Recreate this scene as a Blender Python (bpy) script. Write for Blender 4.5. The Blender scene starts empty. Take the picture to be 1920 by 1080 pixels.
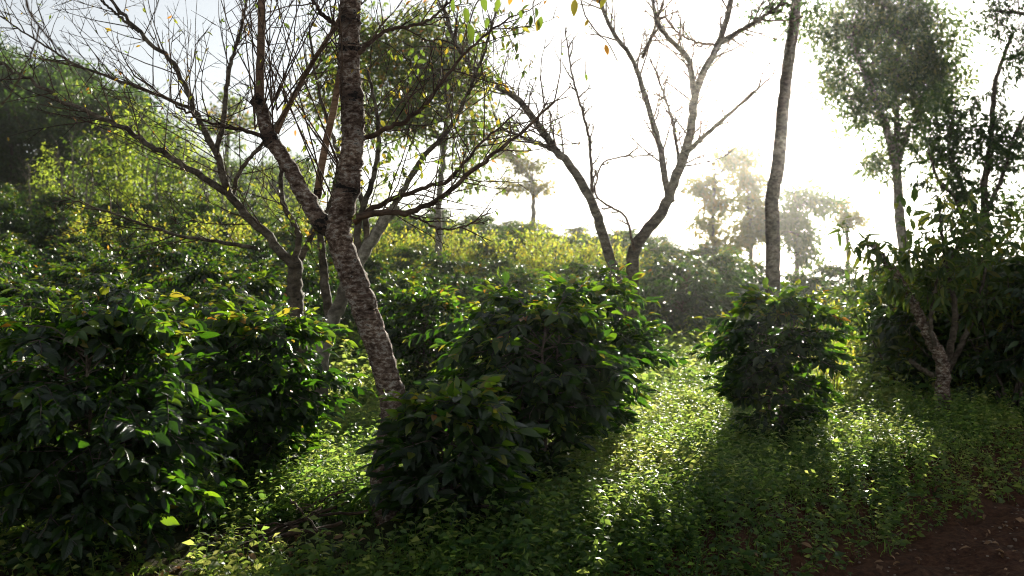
import bpy, math, numpy as np
from mathutils import Vector
sc = bpy.context.scene
COL = sc.collection
R0 = np.random.RandomState
F = 1867.0
CAMZ = 1.70
PITCH = math.atan((525-540)/F)

# ------------------------------------------------------------------ camera
cam_d = bpy.data.cameras.new('camera'); cam = bpy.data.objects.new('camera', cam_d); COL.objects.link(cam)
cam_d.lens = 35.0; cam_d.sensor_width = 36.0
cam_d.clip_start = 0.05; cam_d.clip_end = 2000
cam.location = (0, 0, CAMZ); cam.rotation_euler = (math.pi/2+PITCH, 0, 0)
cam_d.dof.use_dof = True; cam_d.dof.focus_distance = 6.0; cam_d.dof.aperture_fstop = 2.6
sc.camera = cam

def P(px, py, d):
    vx = (px-960)/F; vz = (540-py)/F
    y = math.cos(PITCH)-vz*math.sin(PITCH); z = math.sin(PITCH)+vz*math.cos(PITCH)
    s = d/y
    return np.array([vx*s, d, CAMZ+z*s])

# ------------------------------------------------------------------ mesh helpers
def norm(a):
    return a/np.maximum(np.linalg.norm(a, axis=-1, keepdims=True), 1e-9)

class MB:
    """collects quads with uv, a per-vertex value v and a material slot"""
    def __init__(s): s.V=[]; s.Q=[]; s.U=[]; s.A=[]; s.M=[]; s.n=0
    def add(s, V, Q, U=None, A=None, m=0):
        V=np.asarray(V,float); Q=np.asarray(Q,np.int64)
        s.V.append(V); s.Q.append(Q+s.n)
        s.U.append(np.zeros((len(V),2)) if U is None else U)
        s.A.append(np.zeros(len(V)) if A is None else (np.full(len(V),A) if np.isscalar(A) else A))
        s.M.append(np.full(len(Q),m)); s.n+=len(V)
    def mesh(s, name, mats, origin=(0,0,0)):
        V=np.concatenate(s.V)-np.asarray(origin); Q=np.concatenate(s.Q); U=np.concatenate(s.U); A=np.concatenate(s.A); M=np.concatenate(s.M)
        me=bpy.data.meshes.new(name)
        me.vertices.add(len(V)); me.vertices.foreach_set('co', V.astype(np.float32).ravel())
        me.loops.add(len(Q)*4); me.loops.foreach_set('vertex_index', Q.astype(np.int32).ravel())
        me.polygons.add(len(Q)); me.polygons.foreach_set('loop_start', np.arange(0,len(Q)*4,4,dtype=np.int32))
        try: me.polygons.foreach_set('loop_total', np.full(len(Q),4,dtype=np.int32))
        except Exception: pass
        me.polygons.foreach_set('material_index', M.astype(np.int32))
        me.polygons.foreach_set('use_smooth', np.ones(len(Q),dtype=bool))
        uv=me.uv_layers.new(name='UVMap'); uv.data.foreach_set('uv', U[Q.ravel()].astype(np.float32).ravel())
        at=me.attributes.new('v','FLOAT','POINT'); at.data.foreach_set('value', A.astype(np.float32))
        for m in mats: me.materials.append(m)
        me.update(calc_edges=True); me.validate()
        return me

def link(name, me, parent=None, loc=None):
    o=bpy.data.objects.new(name, me); COL.objects.link(o)
    if parent is not None: o.parent=parent
    if loc is not None: o.location=loc
    return o
def tag(o, label=None, cat=None, group=None, kind=None):
    if label: o['label']=label
    if cat: o['category']=cat
    if group: o['group']=group
    if kind: o['kind']=kind
    return o
def empty(name, loc, label, cat, group=None):
    o=bpy.data.objects.new(name,None); COL.objects.link(o); o.location=loc; o.empty_display_size=.2
    return tag(o,label,cat,group)
def build(mb, name, mats, parent=None):
    org = tuple(parent.location) if parent is not None else (0,0,0)
    return link(name, mb.mesh(name, mats, org), parent)

def resample(pts, n, jit=0.0, rng=None):
    """Catmull-Rom through the points"""
    p=np.asarray(pts,float)
    if len(p)==2: p=np.array([p[0],(p[0]+p[1])/2,p[1]])
    e=np.concatenate([[2*p[0]-p[1]],p,[2*p[-1]-p[-2]]])
    L=np.concatenate([[0],np.cumsum(np.linalg.norm(np.diff(p,axis=0),axis=1))])
    t=np.linspace(0,L[-1],n); k=np.clip(np.searchsorted(L,t,side='right')-1,0,len(p)-2)
    s=((t-L[k])/np.maximum(L[k+1]-L[k],1e-9))[:,None]
    a,b,c,d=e[k],e[k+1],e[k+2],e[k+3]
    o=.5*((2*b)+(-a+c)*s+(2*a-5*b+4*c-d)*s**2+(-a+3*b-3*c+d)*s**3)
    if jit and rng is not None:
        j=rng.randn(n,3)*jit; j[0]=0; j[-1]=0
        o=o+j
    return o

def tube(mb, path, rad, sides=6, m=0, A=0.0, rough=0.0, rng=None):
    path=np.asarray(path,float); n=len(path); rad=np.broadcast_to(np.asarray(rad,float),(n,))
    t=norm(np.gradient(path,axis=0))
    ref=np.array([1.,0,0]) if abs(t[0,0])<.8 else np.array([0,1.,0])
    X=np.zeros((n,3)); x=ref-t[0]*ref.dot(t[0]); x/=np.linalg.norm(x)
    for i in range(n):
        x=x-t[i]*x.dot(t[i]); x/=max(np.linalg.norm(x),1e-9); X[i]=x
    Y=np.cross(t,X)
    a=np.linspace(0,2*math.pi,sides,endpoint=False)
    rr=rad[:,None]*np.ones((n,sides))
    if rough and rng is not None: rr=rr*(1+rough*rng.randn(n,sides))
    V=path[:,None,:]+rr[...,None]*(np.cos(a)[None,:,None]*X[:,None,:]+np.sin(a)[None,:,None]*Y[:,None,:])
    i=np.arange(n-1)[:,None]*sides; j=np.arange(sides)[None,:]; k=(j+1)%sides
    Q=np.stack([i+j,i+k,i+k+sides,i+j+sides],-1).reshape(-1,4)
    U=np.stack([np.tile(a/6.283,n),np.repeat(np.linspace(0,1,n),sides)],-1)
    AA=A if np.isscalar(A) else np.repeat(A,sides)
    mb.add(V.reshape(-1,3),Q,U,AA,m)

def grow(rng, start, d, L, n=7, wob=.18, bend=(0,0,0)):
    p=[np.array(start,float)]; d=d/np.linalg.norm(d); b=np.array(bend,float)/n
    for i in range(n):
        d=d+rng.randn(3)*wob+b; d/=np.linalg.norm(d); p.append(p[-1]+d*L/n)
    return np.array(p)

def twigs(mb, rng, path, count, L, r, lo=.15, hi=1., lev=2, ang=(35,75), bend=(0,0,.25), wob=.16, m=0, out=None, child=.5, nch=4, up=None, sides=4, kscale=1.):
    """spawn twigs along a path, recursively; tips and points are collected in out"""
    n=len(path); T=norm(np.gradient(path,axis=0))
    for q in range(count):
        s=lo+(hi-lo)*(q+rng.rand())/count
        i=min(int(s*(n-1)),n-2); p0=path[i]+(path[i+1]-path[i])*(s*(n-1)-i)
        a=math.radians(rng.uniform(*ang)); t=T[i]
        v=rng.randn(3)
        if up is not None: v=v+np.array(up)
        v=v-t*v.dot(t); v/=np.linalg.norm(v)
        d=t*math.cos(a)+v*math.sin(a)
        l=L*rng.uniform(.5,1.25)*(1-.35*s)
        pa=grow(rng,p0,d,l,max(4,int(7*kscale)),wob,bend)
        tube(mb,pa,np.linspace(r,r*.3,len(pa)),sides,m,rng.rand()*.3)
        if out is not None: out.append(pa)
        if lev>1:
            twigs(mb,rng,pa,max(1,int(nch*rng.uniform(.6,1.3))),l*child,r*.72,.2,.95,lev-1,ang,bend,wob,m,out,child,nch,up,max(3,sides-1),kscale*.8)

# ---- leaves
def leaf_tpl(m, curve=.6, fold=.25, ripple=0.0, wide=.4, peak=.45, seed=0):
    """unit leaf along +y, normal +z: rows m+1, three columns"""
    rng=R0(seed); v=np.linspace(0,1,m+1)
    w=np.sin(math.pi*np.clip(v,0,1)**(math.log(.5)/math.log(peak)))**.85*wide*.5
    w[0]=.012; w[-1]=.006
    th=-curve*v; dy=np.cos(th); dz=np.sin(th)
    y=np.concatenate([[0],np.cumsum((dy[1:]+dy[:-1])/2)/m]); z=np.concatenate([[0],np.cumsum((dz[1:]+dz[:-1])/2)/m])
    V=[];U=[]
    for i in range(m+1):
        for u in (-1,0,1):
            rz=fold*abs(u)*w[i]+(ripple*rng.randn()*w[i] if u else 0)
            V.append((u*w[i], y[i], z[i]+rz)); U.append((u*.5+.5,v[i]))
    Q=[]
    for i in range(m):
        for c in (0,1):
            a=i*3+c; Q.append((a,a+1,a+4,a+3))
    return np.array(V),np.array(Q),np.array(U)

def leaves(mb, tpls, pos, fwd, up, size, val, m=0, rng=None, wid=None):
    pos=np.asarray(pos); n=len(pos)
    if n==0: return
    fwd=norm(np.asarray(fwd)); up=np.asarray(up); side=norm(np.cross(fwd,up)); nn=np.cross(side,fwd)
    pick=(rng or R0(1)).randint(0,len(tpls),n); size=np.broadcast_to(size,(n,)); val=np.broadcast_to(val,(n,))
    wid=np.ones(n) if wid is None else wid
    for k,(tv,tq,tu) in enumerate(tpls):
        s=np.where(pick==k)[0]
        if len(s)==0: continue
        c=len(tv)
        V=pos[s][:,None,:]+size[s][:,None,None]*(wid[s][:,None,None]*tv[None,:,0:1]*side[s][:,None,:]+tv[None,:,1:2]*fwd[s][:,None,:]+tv[None,:,2:3]*nn[s][:,None,:])
        Q=tq[None]+(np.arange(len(s))*c)[:,None,None]
        mb.add(V.reshape(-1,3),Q.reshape(-1,4),np.tile(tu,(len(s),1)),np.repeat(val[s],c),m)

# ------------------------------------------------------------------ materials
def mat(name):
    m=bpy.data.materials.new(name); m.use_nodes=True; nt=m.node_tree; nt.nodes.clear()
    out=nt.nodes.new('ShaderNodeOutputMaterial'); return m,nt,out
def ramp(nt, fac, stops):
    r=nt.nodes.new('ShaderNodeValToRGB'); el=r.color_ramp.elements
    el[0].position=stops[0][0]; el[0].color=(*stops[0][1],1); el[1].position=stops[-1][0]; el[1].color=(*stops[-1][1],1)
    for p,c in stops[1:-1]:
        e=el.new(p); e.color=(*c,1)
    nt.links.new(fac,r.inputs[0]); return r
def noise(nt, scale, detail=4, vec=None, rough=.5):
    n=nt.nodes.new('ShaderNodeTexNoise'); n.inputs['Scale'].default_value=scale; n.inputs['Detail'].default_value=detail; n.inputs['Roughness'].default_value=rough
    if vec is not None: nt.links.new(vec,n.inputs['Vector'])
    return n
def leaf_mat(name, stops, tstops, trans=.45, rough=.4, spec=.5, veins=0.0, mott=.25):
    m,nt,out=mat(name); L=nt.links
    at=nt.nodes.new('ShaderNodeAttribute'); at.attribute_name='v'
    c=ramp(nt,at.outputs['Fac'],stops); tc=ramp(nt,at.outputs['Fac'],tstops)
    ob=nt.nodes.new('ShaderNodeTexCoord')
    nz=noise(nt,9,3,ob.outputs['Object'])
    mx=nt.nodes.new('ShaderNodeMixRGB'); mx.blend_type='MULTIPLY'; mx.inputs[0].default_value=mott
    rr=ramp(nt,nz.outputs['Fac'],[(.35,(.45,.5,.4)),(.65,(1.3,1.25,1.3))]); L.new(c.outputs[0],mx.inputs[1]); L.new(rr.outputs[0],mx.inputs[2])
    b=nt.nodes.new('ShaderNodeBsdfPrincipled'); b.inputs['Roughness'].default_value=rough; b.inputs['Specular IOR Level'].default_value=spec
    L.new(mx.outputs[0],b.inputs['Base Color'])
    t=nt.nodes.new('ShaderNodeBsdfTranslucent'); L.new(tc.outputs[0],t.inputs['Color'])
    s=nt.nodes.new('ShaderNodeMixShader'); s.inputs[0].default_value=trans
    L.new(b.outputs[0],s.inputs[1]); L.new(t.outputs[0],s.inputs[2]); L.new(s.outputs[0],out.inputs['Surface'])
    if veins:
        sx=nt.nodes.new('ShaderNodeSeparateXYZ'); L.new(ob.outputs['UV'],sx.inputs[0])
        def M(op,a,bv=None):
            n=nt.nodes.new('ShaderNodeMath'); n.operation=op
            for i,x in enumerate((a,bv)):
                if x is None: continue
                if isinstance(x,(int,float)): n.inputs[i].default_value=x
                else: L.new(x,n.inputs[i])
            return n.outputs[0]
        u=M('ABSOLUTE',M('SUBTRACT',sx.outputs[0],.5))
        ph=M('MULTIPLY',M('SUBTRACT',sx.outputs[1],M('MULTIPLY',u,.38)),2*math.pi*9)
        h=M('ABSOLUTE',M('SINE',M('MULTIPLY',ph,.5)))
        h=M('POWER',h,.6)
        mid=M('MINIMUM',M('MULTIPLY',u,14),1)
        h=M('MULTIPLY',h,mid)
        bp=nt.nodes.new('ShaderNodeBump'); bp.inputs['Strength'].default_value=veins; bp.inputs['Distance'].default_value=.004
        L.new(h,bp.inputs['Height']); L.new(bp.outputs[0],b.inputs['Normal'])
    return m
G1=(.008,.019,.009); G2=(.013,.034,.009); G3=(.04,.09,.011); G4=(.15,.15,.018); G5=(.26,.11,.02)
COF=[(0,G1),(.5,G2),(.72,G3),(.88,G4),(1,G5)]
COFT=[(0,(.03,.10,.005)),(.4,(.08,.22,.008)),(.72,(.34,.56,.02)),(.88,(.55,.5,.04)),(1,(.65,.30,.03))]
M_cof=leaf_mat('coffee_leaf',COF,COFT,.38,.27,.75,.6,.3)
M_cofm=leaf_mat('coffee_leaf_plain',[(a,tuple(q*.8 for q in b)) for a,b in COF],COFT,.24,.40,.5,0,.3)
M_weed=leaf_mat('weed_leaf',[(0,(.03,.075,.025)),(.6,(.065,.13,.035)),(1,(.14,.19,.06))],[(0,(.20,.38,.05)),(.6,(.48,.62,.10)),(1,(.75,.75,.2))],.55,.45,.35,0,.2)
M_tree=leaf_mat('tree_leaf',[(0,(.02,.045,.012)),(.6,(.05,.085,.02)),(.85,(.13,.13,.02)),(1,(.3,.12,.02))],[(0,(.10,.19,.02)),(.6,(.22,.32,.03)),(.85,(.5,.45,.04)),(1,(.6,.25,.03))],.42,.45,.4,0,.2)
M_lime=leaf_mat('light_green_leaf',[(0,(.06,.11,.015)),(.6,(.13,.18,.02)),(1,(.26,.22,.03))],[(0,(.30,.44,.04)),(.6,(.52,.60,.06)),(1,(.70,.55,.06))],.55,.5,.3,0,.2)
M_dark=leaf_mat('forest_leaf',[(0,(.015,.035,.012)),(.7,(.035,.07,.018)),(1,(.08,.11,.03))],[(0,(.07,.15,.02)),(.7,(.16,.27,.03)),(1,(.35,.42,.05))],.4,.5,.35,0,.2)
M_gold=leaf_mat('dry_leaf',[(0,(.05,.06,.02)),(.6,(.10,.09,.03)),(1,(.22,.12,.03))],[(0,(.22,.26,.05)),(.6,(.38,.37,.08)),(1,(.46,.32,.06))],.45,.6,.2,0,.2)

def bark_mat(name, c1, c2, c3, zs=5., scale=9., bump=.6, dist=.012, dark=(.008,.006,.005)):
    m,nt,out=mat(name); L=nt.links
    ob=nt.nodes.new('ShaderNodeTexCoord'); mp=nt.nodes.new('ShaderNodeMapping'); mp.inputs['Scale'].default_value=(1,1,zs)
    L.new(ob.outputs['Object'],mp.inputs[0])
    n1=noise(nt,scale,6,mp.outputs[0],.65); n2=noise(nt,scale*.25,5,ob.outputs['Object'],.6); n3=noise(nt,scale*5,3,mp.outputs[0],.7)
    r1=ramp(nt,n1.outputs['Fac'],[(.38,c1),(.52,c2),(.66,c3)])
    r2=ramp(nt,n2.outputs['Fac'],[(.36,(.30,.26,.22)),(.5,(.8,.8,.78)),(.64,(1.35,1.38,1.3))])
    mx=nt.nodes.new('ShaderNodeMixRGB'); mx.blend_type='MULTIPLY'; mx.inputs[0].default_value=.8; L.new(r1.outputs[0],mx.inputs[1]); L.new(r2.outputs[0],mx.inputs[2])
    at=nt.nodes.new('ShaderNodeAttribute'); at.attribute_name='v'
    va=nt.nodes.new('ShaderNodeMath'); va.operation='MULTIPLY_ADD'; L.new(n1.outputs['Fac'],va.inputs[0]); va.inputs[1].default_value=3.2; va.inputs[2].default_value=-1.66
    vs=nt.nodes.new('ShaderNodeMath'); vs.operation='ADD'; L.new(at.outputs['Fac'],vs.inputs[0]); L.new(va.outputs[0],vs.inputs[1])
    rd=ramp(nt,vs.outputs[0],[(.42,(0,0,0)),(.7,(1,1,1))])
    m2=nt.nodes.new('ShaderNodeMixRGB'); L.new(rd.outputs[0],m2.inputs[0]); L.new(mx.outputs[0],m2.inputs[1]); m2.inputs[2].default_value=(*dark,1)
    b=nt.nodes.new('ShaderNodeBsdfPrincipled'); b.inputs['Roughness'].default_value=.85; b.inputs['Specular IOR Level'].default_value=.25
    L.new(m2.outputs[0],b.inputs['Base Color'])
    ad=nt.nodes.new('ShaderNodeMath'); ad.operation='ADD'; L.new(n1.outputs['Fac'],ad.inputs[0]); L.new(n3.outputs['Fac'],ad.inputs[1])
    bp=nt.nodes.new('ShaderNodeBump'); bp.inputs['Strength'].default_value=bump; bp.inputs['Distance'].default_value=dist
    L.new(ad.outputs[0],bp.inputs['Height']); L.new(bp.outputs[0],b.inputs['Normal']); L.new(b.outputs[0],out.inputs['Surface'])
    return m
B_main=bark_mat('flaking_bark',(.05,.028,.019),(.20,.135,.10),(.58,.54,.48),1.8,30,.8,.009)
B_mid=bark_mat('grey_bark',(.04,.03,.02),(.11,.085,.06),(.21,.18,.145),1.5,14,.7,.012)
B_twig=bark_mat('twig_bark',(.035,.022,.014),(.09,.055,.035),(.16,.11,.075),2,12,.3,.004)
B_tan=bark_mat('smooth_shoot_bark',(.13,.08,.05),(.22,.14,.09),(.30,.21,.15),7,9,.25,.004)
B_pale=bark_mat('pale_bark',(.10,.085,.065),(.22,.19,.15),(.40,.36,.30),1.4,15,.5,.01)
B_stem=bark_mat('coffee_stem_bark',(.05,.04,.03),(.12,.09,.07),(.22,.18,.15),2,14,.5,.006)

# ------------------------------------------------------------------ terrain
PX=np.array([-600,0,213,400,600,773,960,1100,1240,1400,2600.])
ZN=np.array([5.6,5.4,5.3,5.0,4.4,4.0,3.5,2.8,1.6,1.0,.9])
ZH=np.array([16,14,11,7.0,5.6,4.6,3.4,2.4,1.2,.9,.8])
def road_edge(x):
    x=np.asarray(x,float)
    return np.where(x>.3, 4.05+1.05*(x-.3)-.012*np.maximum(x-.3,0)**2, 4.05-.55*(1-np.exp(-(.3-x)/1.2)))
def ss(a,b,x):
    t=np.clip((x-a)/(b-a),0,1); return t*t*(3-2*t)
def gz(x,y):
    x=np.asarray(x,float); y=np.asarray(y,float)
    px=960+F*x/np.maximum(y,8.)
    near=np.interp(px,PX,ZN); far=np.interp(px,PX,ZH)
    t=np.clip((y-9)/46,0,1)
    z=.35+(near-.35)*t**1.25
    t2=ss(55,92,y); z=z+(far-near)*t2
    s=(y-road_edge(x))/1.48
    k=ss(-.05,.55,s)
    z=z*k
    z=z+.035*np.sin(x*2.3+1)*np.sin(y*1.9)*k+.02*np.sin(x*5.1+y*3.3)*k+.012*np.sin(x*7+y*2)*(1-k)
    return z
def axis(a, near, step):
    out=[a[0]]
    x=a[0]
    while x<a[1]:
        d=max(0,max(near[0]-x,x-near[1])); x+=step+d*.09; out.append(x)
    return np.array(out)
xs=axis((-400,400),(-6,8),.12); ys=axis((-60,400),(3,12),.12)
GX,GY=np.meshgrid(xs,ys); GZ=gz(GX,GY)
rr=R0(3); GZ=GZ+rr.randn(*GZ.shape)*.02*(np.abs(GX)<12)*(GY<16)
def ground_mat():
    m,nt,out=mat('soil_and_litter'); L=nt.links
    ob=nt.nodes.new('ShaderNodeTexCoord')
    n1=noise(nt,1.3,6,ob.outputs['Object'],.6); n2=noise(nt,22,6,ob.outputs['Object'],.7); n3=noise(nt,90,3,ob.outputs['Object'],.7)
    soil=ramp(nt,n2.outputs['Fac'],[(.35,(.032,.013,.007)),(.52,(.08,.033,.016)),(.7,(.14,.065,.035))])
    grn=ramp(nt,n2.outputs['Fac'],[(.35,(.018,.03,.010)),(.55,(.035,.06,.016)),(.7,(.06,.08,.025))])
    at=nt.nodes.new('ShaderNodeAttribute'); at.attribute_name='v'
    mx=nt.nodes.new('ShaderNodeMixRGB'); L.new(at.outputs['Fac'],mx.inputs[0]); L.new(soil.outputs[0],mx.inputs[1]); L.new(grn.outputs[0],mx.inputs[2])
    b=nt.nodes.new('ShaderNodeBsdfPrincipled'); b.inputs['Roughness'].default_value=.95; b.inputs['Specular IOR Level'].default_value=.15
    L.new(mx.outputs[0],b.inputs['Base Color'])
    ad=nt.nodes.new('ShaderNodeMath'); ad.operation='ADD'; L.new(n2.outputs['Fac'],ad.inputs[0]); L.new(n3.outputs['Fac'],ad.inputs[1])
    bp=nt.nodes.new('ShaderNodeBump'); bp.inputs['Strength'].default_value=.8; bp.inputs['Distance'].default_value=.03
    L.new(ad.outputs[0],bp.inputs['Height']); L.new(bp.outputs[0],b.inputs['Normal']); L.new(b.outputs[0],out.inputs['Surface'])
    return m
M_soil=ground_mat()
g=MB(); nx,ny=len(xs),len(ys)
i=(np.arange(ny-1)[:,None]*nx+np.arange(nx-1)[None,:]).ravel()
kk=ss(.35,.9,(GY-road_edge(GX))/1.48)*.8
g.add(np.stack([GX,GY,GZ],-1).reshape(-1,3),np.stack([i,i+1,i+nx+1,i+nx],-1),None,kk.ravel(),0)
tag(build(g,'ground',[M_soil]),kind='structure')

# ------------------------------------------------------------------ coffee bushes
TPN=[leaf_tpl(6,c,f,.12,.46,.45,s) for s,(c,f) in enumerate([(.3,.35),(.7,.3),(1.0,.45),(.1,.4),(.5,.5)])]
TPM=[leaf_tpl(2,.9,.35,0,.45),leaf_tpl(2,.4,.4,0,.42)]
TPS=[leaf_tpl(3,.6,.35,0,.42),leaf_tpl(3,1.0,.3,0,.38)]

def coffee_parts(seed, H, R, nlat, LL, tpl, step=.055, sub=2, nst=3, shape=None):
    rng=R0(seed); fol=MB(); stems=[]
    sp=[]
    for k in range(nst):
        a=6.283*(k+rng.rand()*.6)/nst; q=.04 if nst>1 else 0
        top=np.array([math.cos(a)*R*.28,math.sin(a)*R*.28,H*rng.uniform(.82,.97)])
        pa=resample([[math.cos(a)*q,math.sin(a)*q,-.06],[math.cos(a)*R*.14,math.sin(a)*R*.14,H*.4],top],12,.008,rng)
        st=MB(); tube(st,pa,np.linspace(.018,.006,12)*(H/1.3),7,0,rng.rand(12)*.3,.08,rng); stems.append(st); sp.append(pa)
    PO=[];FW=[];UP=[];SZ=[];VA=[]
    def along(path, z_rel, frac0=.25):
        L=np.linalg.norm(np.diff(path,axis=0),axis=1).sum(); n=max(2,int(L*(1-frac0)/step)); T=norm(np.gradient(path,axis=0))
        for q in range(n+1):
            s=frac0+(1-frac0)*q/n; i=min(int(s*(len(path)-1)),len(path)-2); p=path[i]+(path[i+1]-path[i])*(s*(len(path)-1)-i); t=T[i]
            side=np.cross(t,[0,0,1.]); side/=max(np.linalg.norm(side),1e-6)
            tip=q>=n-1
            for sg in (-1,1):
                if rng.rand()<.12: continue
                f=side*sg*rng.uniform(.6,1.1)+t*rng.uniform(.3,.8)+np.array([0,0,rng.uniform(-1.0,.1)])
                if tip: f=t*1.1+side*sg*.4+np.array([0,0,rng.uniform(-.1,.55)])
                u=np.array([0,0,1.])+rng.randn(3)*.5
                young=(z_rel>.72 and rng.rand()<.55) or rng.rand()<.04
                if tip and young: v=rng.uniform(.70,.92) if rng.rand()<.93 else 1.0; sz=LL*rng.uniform(.4,.85)
                else: v=min(.74,abs(rng.randn())*.22+.12+(.18 if z_rel>.8 else 0)+(.12 if tip else 0)); sz=LL*rng.uniform(.65,1.15)
                PO.append(p);FW.append(f);UP.append(u);SZ.append(sz);VA.append(v)
    wood=MB()
    for k in range(nlat):
        zr=.04+.94*((k+rng.rand())/nlat)**.95; st=sp[rng.randint(nst)]
        zi=np.interp(zr*H,st[:,2],np.arange(len(st))); i=int(min(zi,len(st)-2)); p0=st[i]+(st[i+1]-st[i])*(zi-i)
        a=rng.rand()*6.283; prof=float(np.interp(zr,[0,.15,.35,.6,.8,.92,1],shape or [.52,.7,.9,1,.8,.5,.2]))
        rad=R*prof*rng.uniform(.78,1.16); end=np.array([math.cos(a)*rad,math.sin(a)*rad,0])
        e=end-np.array([p0[0],p0[1],0]); L=np.linalg.norm(e)+1e-6
        lift=(.30 if zr<.75 else .55)*L; drop=rng.uniform(-.05,.22)*L if zr<.8 else rng.uniform(-.25,.12)*L
        pa=resample([p0,p0+e*.5+[0,0,lift*.55],p0+e+[0,0,lift*.5-drop]],7,.006,rng)
        tube(wood,pa,np.linspace(.0045,.0018,7),4,0,0)
        along(pa,zr,.22)
        for q in range(sub):
            j=rng.randint(2,6); t=pa[min(j+1,6)]-pa[j]; t/=np.linalg.norm(t)+1e-9
            sd=np.cross(t,[0,0,1.])*rng.choice([-1,1]); d=t*.9+sd*rng.uniform(.4,.9)+np.array([0,0,rng.uniform(-.1,.35)])
            pb=grow(rng,pa[j],d,L*rng.uniform(.3,.6),4,.1,(0,0,-.15)); tube(wood,pb,np.linspace(.003,.0013,5),3,0,0); along(pb,zr,.15)
    leaves(fol,tpl,np.array(PO),np.array(FW),np.array(UP),np.array(SZ),np.array(VA),0,rng)
    for a in wood.V,: pass
    off=fol.n
    fol.V+=wood.V; fol.U+=wood.U; fol.A+=wood.A; fol.Q+=[q+off for q in wood.Q]; fol.M+=[m+1 for m in wood.M]; fol.n+=wood.n
    return stems,fol

NEAR=[
 # px, depth, height, radius, laterals, subs, label
 (172,4.75,1.2,.62,125,2,'large dark coffee bush filling the lower left of the frame'),
 (-140,5.2,1.16,.62,95,2,'dark coffee bush cut off by the left edge of the frame'),
 (485,6.3,1.08,.54,110,2,'coffee bush between the largest left bush and the leaning flaky trunk'),
 (850,5.05,.78,.36,85,1,'low dark coffee bush standing against the foot of the flaky trunk'),
 (1002,6.2,1.24,.56,125,2,'tall coffee bush with yellow tips behind the lowest bush in the centre'),
 (1096,7.4,1.28,.52,115,2,'coffee bush with glossy sunlit right side, just left of the sunlit weeds'),
 (792,10.6,1.22,.52,100,2,'coffee bush with lime tips seen right of the flaky trunk and behind it'),
 (1458,8.0,1.24,.54,115,2,'dense coffee bush standing alone right of the sunlit weed strip'),
]
for k,(px,d,H,R,nl,sub,lab) in enumerate(NEAR):
    b=P(px,600,d); x,y=b[0],d; z=float(gz(x,y))
    root=empty('coffee_bush',(x,y,z),lab,'bush','coffee bushes in the front of the plantation')
    st,fol=coffee_parts(100+k,H,R,int(nl*1.3),.103*(.9 if k<2 else 1) if k!=3 else .112,TPN,.038,sub,3,[.34,.48,.72,.98,.86,.55,.2] if k in (2,4,5,7) else None)
    for s in st: link('stem',s.mesh('stem',[B_stem]),root)
    link('foliage',fol.mesh('foliage',[M_cof,B_stem]),root)

# shared bushes of the rows behind
protos=[]
for k in range(4):
    st,fol=coffee_parts(300+k,1.2,.66,110,.115,TPS if k<2 else TPM,.062,2,1)
    protos.append((st[0].mesh('stem',[B_stem]),fol.mesh('foliage',[M_cofm,B_stem])))
ORD=['first','second','third','fourth','fifth','sixth','seventh','eighth','ninth','tenth','eleventh','twelfth','thirteenth','fourteenth','fifteenth','sixteenth','seventeenth','eighteenth','nineteenth','twentieth','twenty-first','twenty-second','twenty-third','twenty-fourth','twenty-fifth','twenty-sixth','twenty-seventh','twenty-eighth','twenty-ninth','thirtieth']
SUN_AZ=math.atan((1512-960)/F); SUN_EL=math.radians(14.5)
sdir=np.array([math.sin(SUN_AZ)*math.cos(SUN_EL),math.cos(SUN_AZ)*math.cos(SUN_EL),math.sin(SUN_EL)])
LIT=[(1080,1050),(1180,1050),(1240,1000),(1290,900),(1330,830),(1370,720),(1400,780),(1575,900),(1640,700),(1600,950),(560,960),(640,800),(700,860),(1120,1040),(1150,960),(1200,900),(1250,830),(1300,780),(1360,760),(1330,690),(1300,700),(1620,680),(1690,830),(1660,900),(650,840),(600,930),(680,880),(500,990),(1220,960)]
def ground_at(px,py):
    for d in np.arange(4,40,.1):
        p=P(px,py,d)
        if p[2]<=gz(p[0],p[1]): return p
    return p
LP=[ground_at(*q)+np.array([0,0,.15]) for q in LIT]
def blocks(x,y,z,H=1.36,R=.75):
    for p in LP:
        t=(x-p[0])*sdir[0]/math.cos(SUN_EL)+(y-p[1])*sdir[1]/math.cos(SUN_EL)
        if t<.3: continue
        dx=abs(-(x-p[0])*sdir[1]+(y-p[1])*sdir[0])/math.cos(SUN_EL)
        hz=p[2]+t*math.tan(SUN_EL)
        if dx<R and hz<z+H*.95: return True
    return False
rows=[9.9,11.9,14.0,16.3,18.8,21.6,25,29,33.5,38.5,44,50,56]
rng=R0(12)
for ri,d in enumerate(rows):
    sp=1.42 if d<20 else (1.7 if d<34 else 2.2)
    W=d*.514+.4
    x=-W+rng.rand()*.6; n=0
    while x<W:
        yy=d+rng.randn()*.15; xx=x+rng.randn()*.1; z=float(gz(xx,yy)); x+=sp*rng.uniform(.92,1.1)
        px=960+F*xx/yy
        if d>27 and px>1330: continue
        if d<11 and (640<px<740 or 1560<px<1640): continue
        if d<27 and blocks(xx,yy,z,1.36,.9): continue
        if d<13.5 and px>1180: continue
        if n>=len(ORD): continue
        s=rng.uniform(.86,1.12)*(1.0 if d<29 else 1.3)*(1.22 if px>1150 and d>13 else 1)
        lab='%s coffee bush from the left in the %s full row behind the front bushes'%(ORD[n],ORD[ri])
        if d>34: lab='small %s coffee bush from the left in the %s row, on the far slope'%(ORD[n],ORD[ri])
        root=empty('coffee_bush',(xx,yy,z),lab,'bush','coffee bushes in the rows behind')
        root.rotation_euler=(0,0,rng.rand()*6.28); root.scale=(s,s,s*rng.uniform(.92,1.06))
        pm=protos[(0,1)[rng.randint(2)] if d<20 else (2,3)[rng.randint(2)]]
        link('stem',pm[0],root); link('foliage',pm[1],root); n+=1
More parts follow.
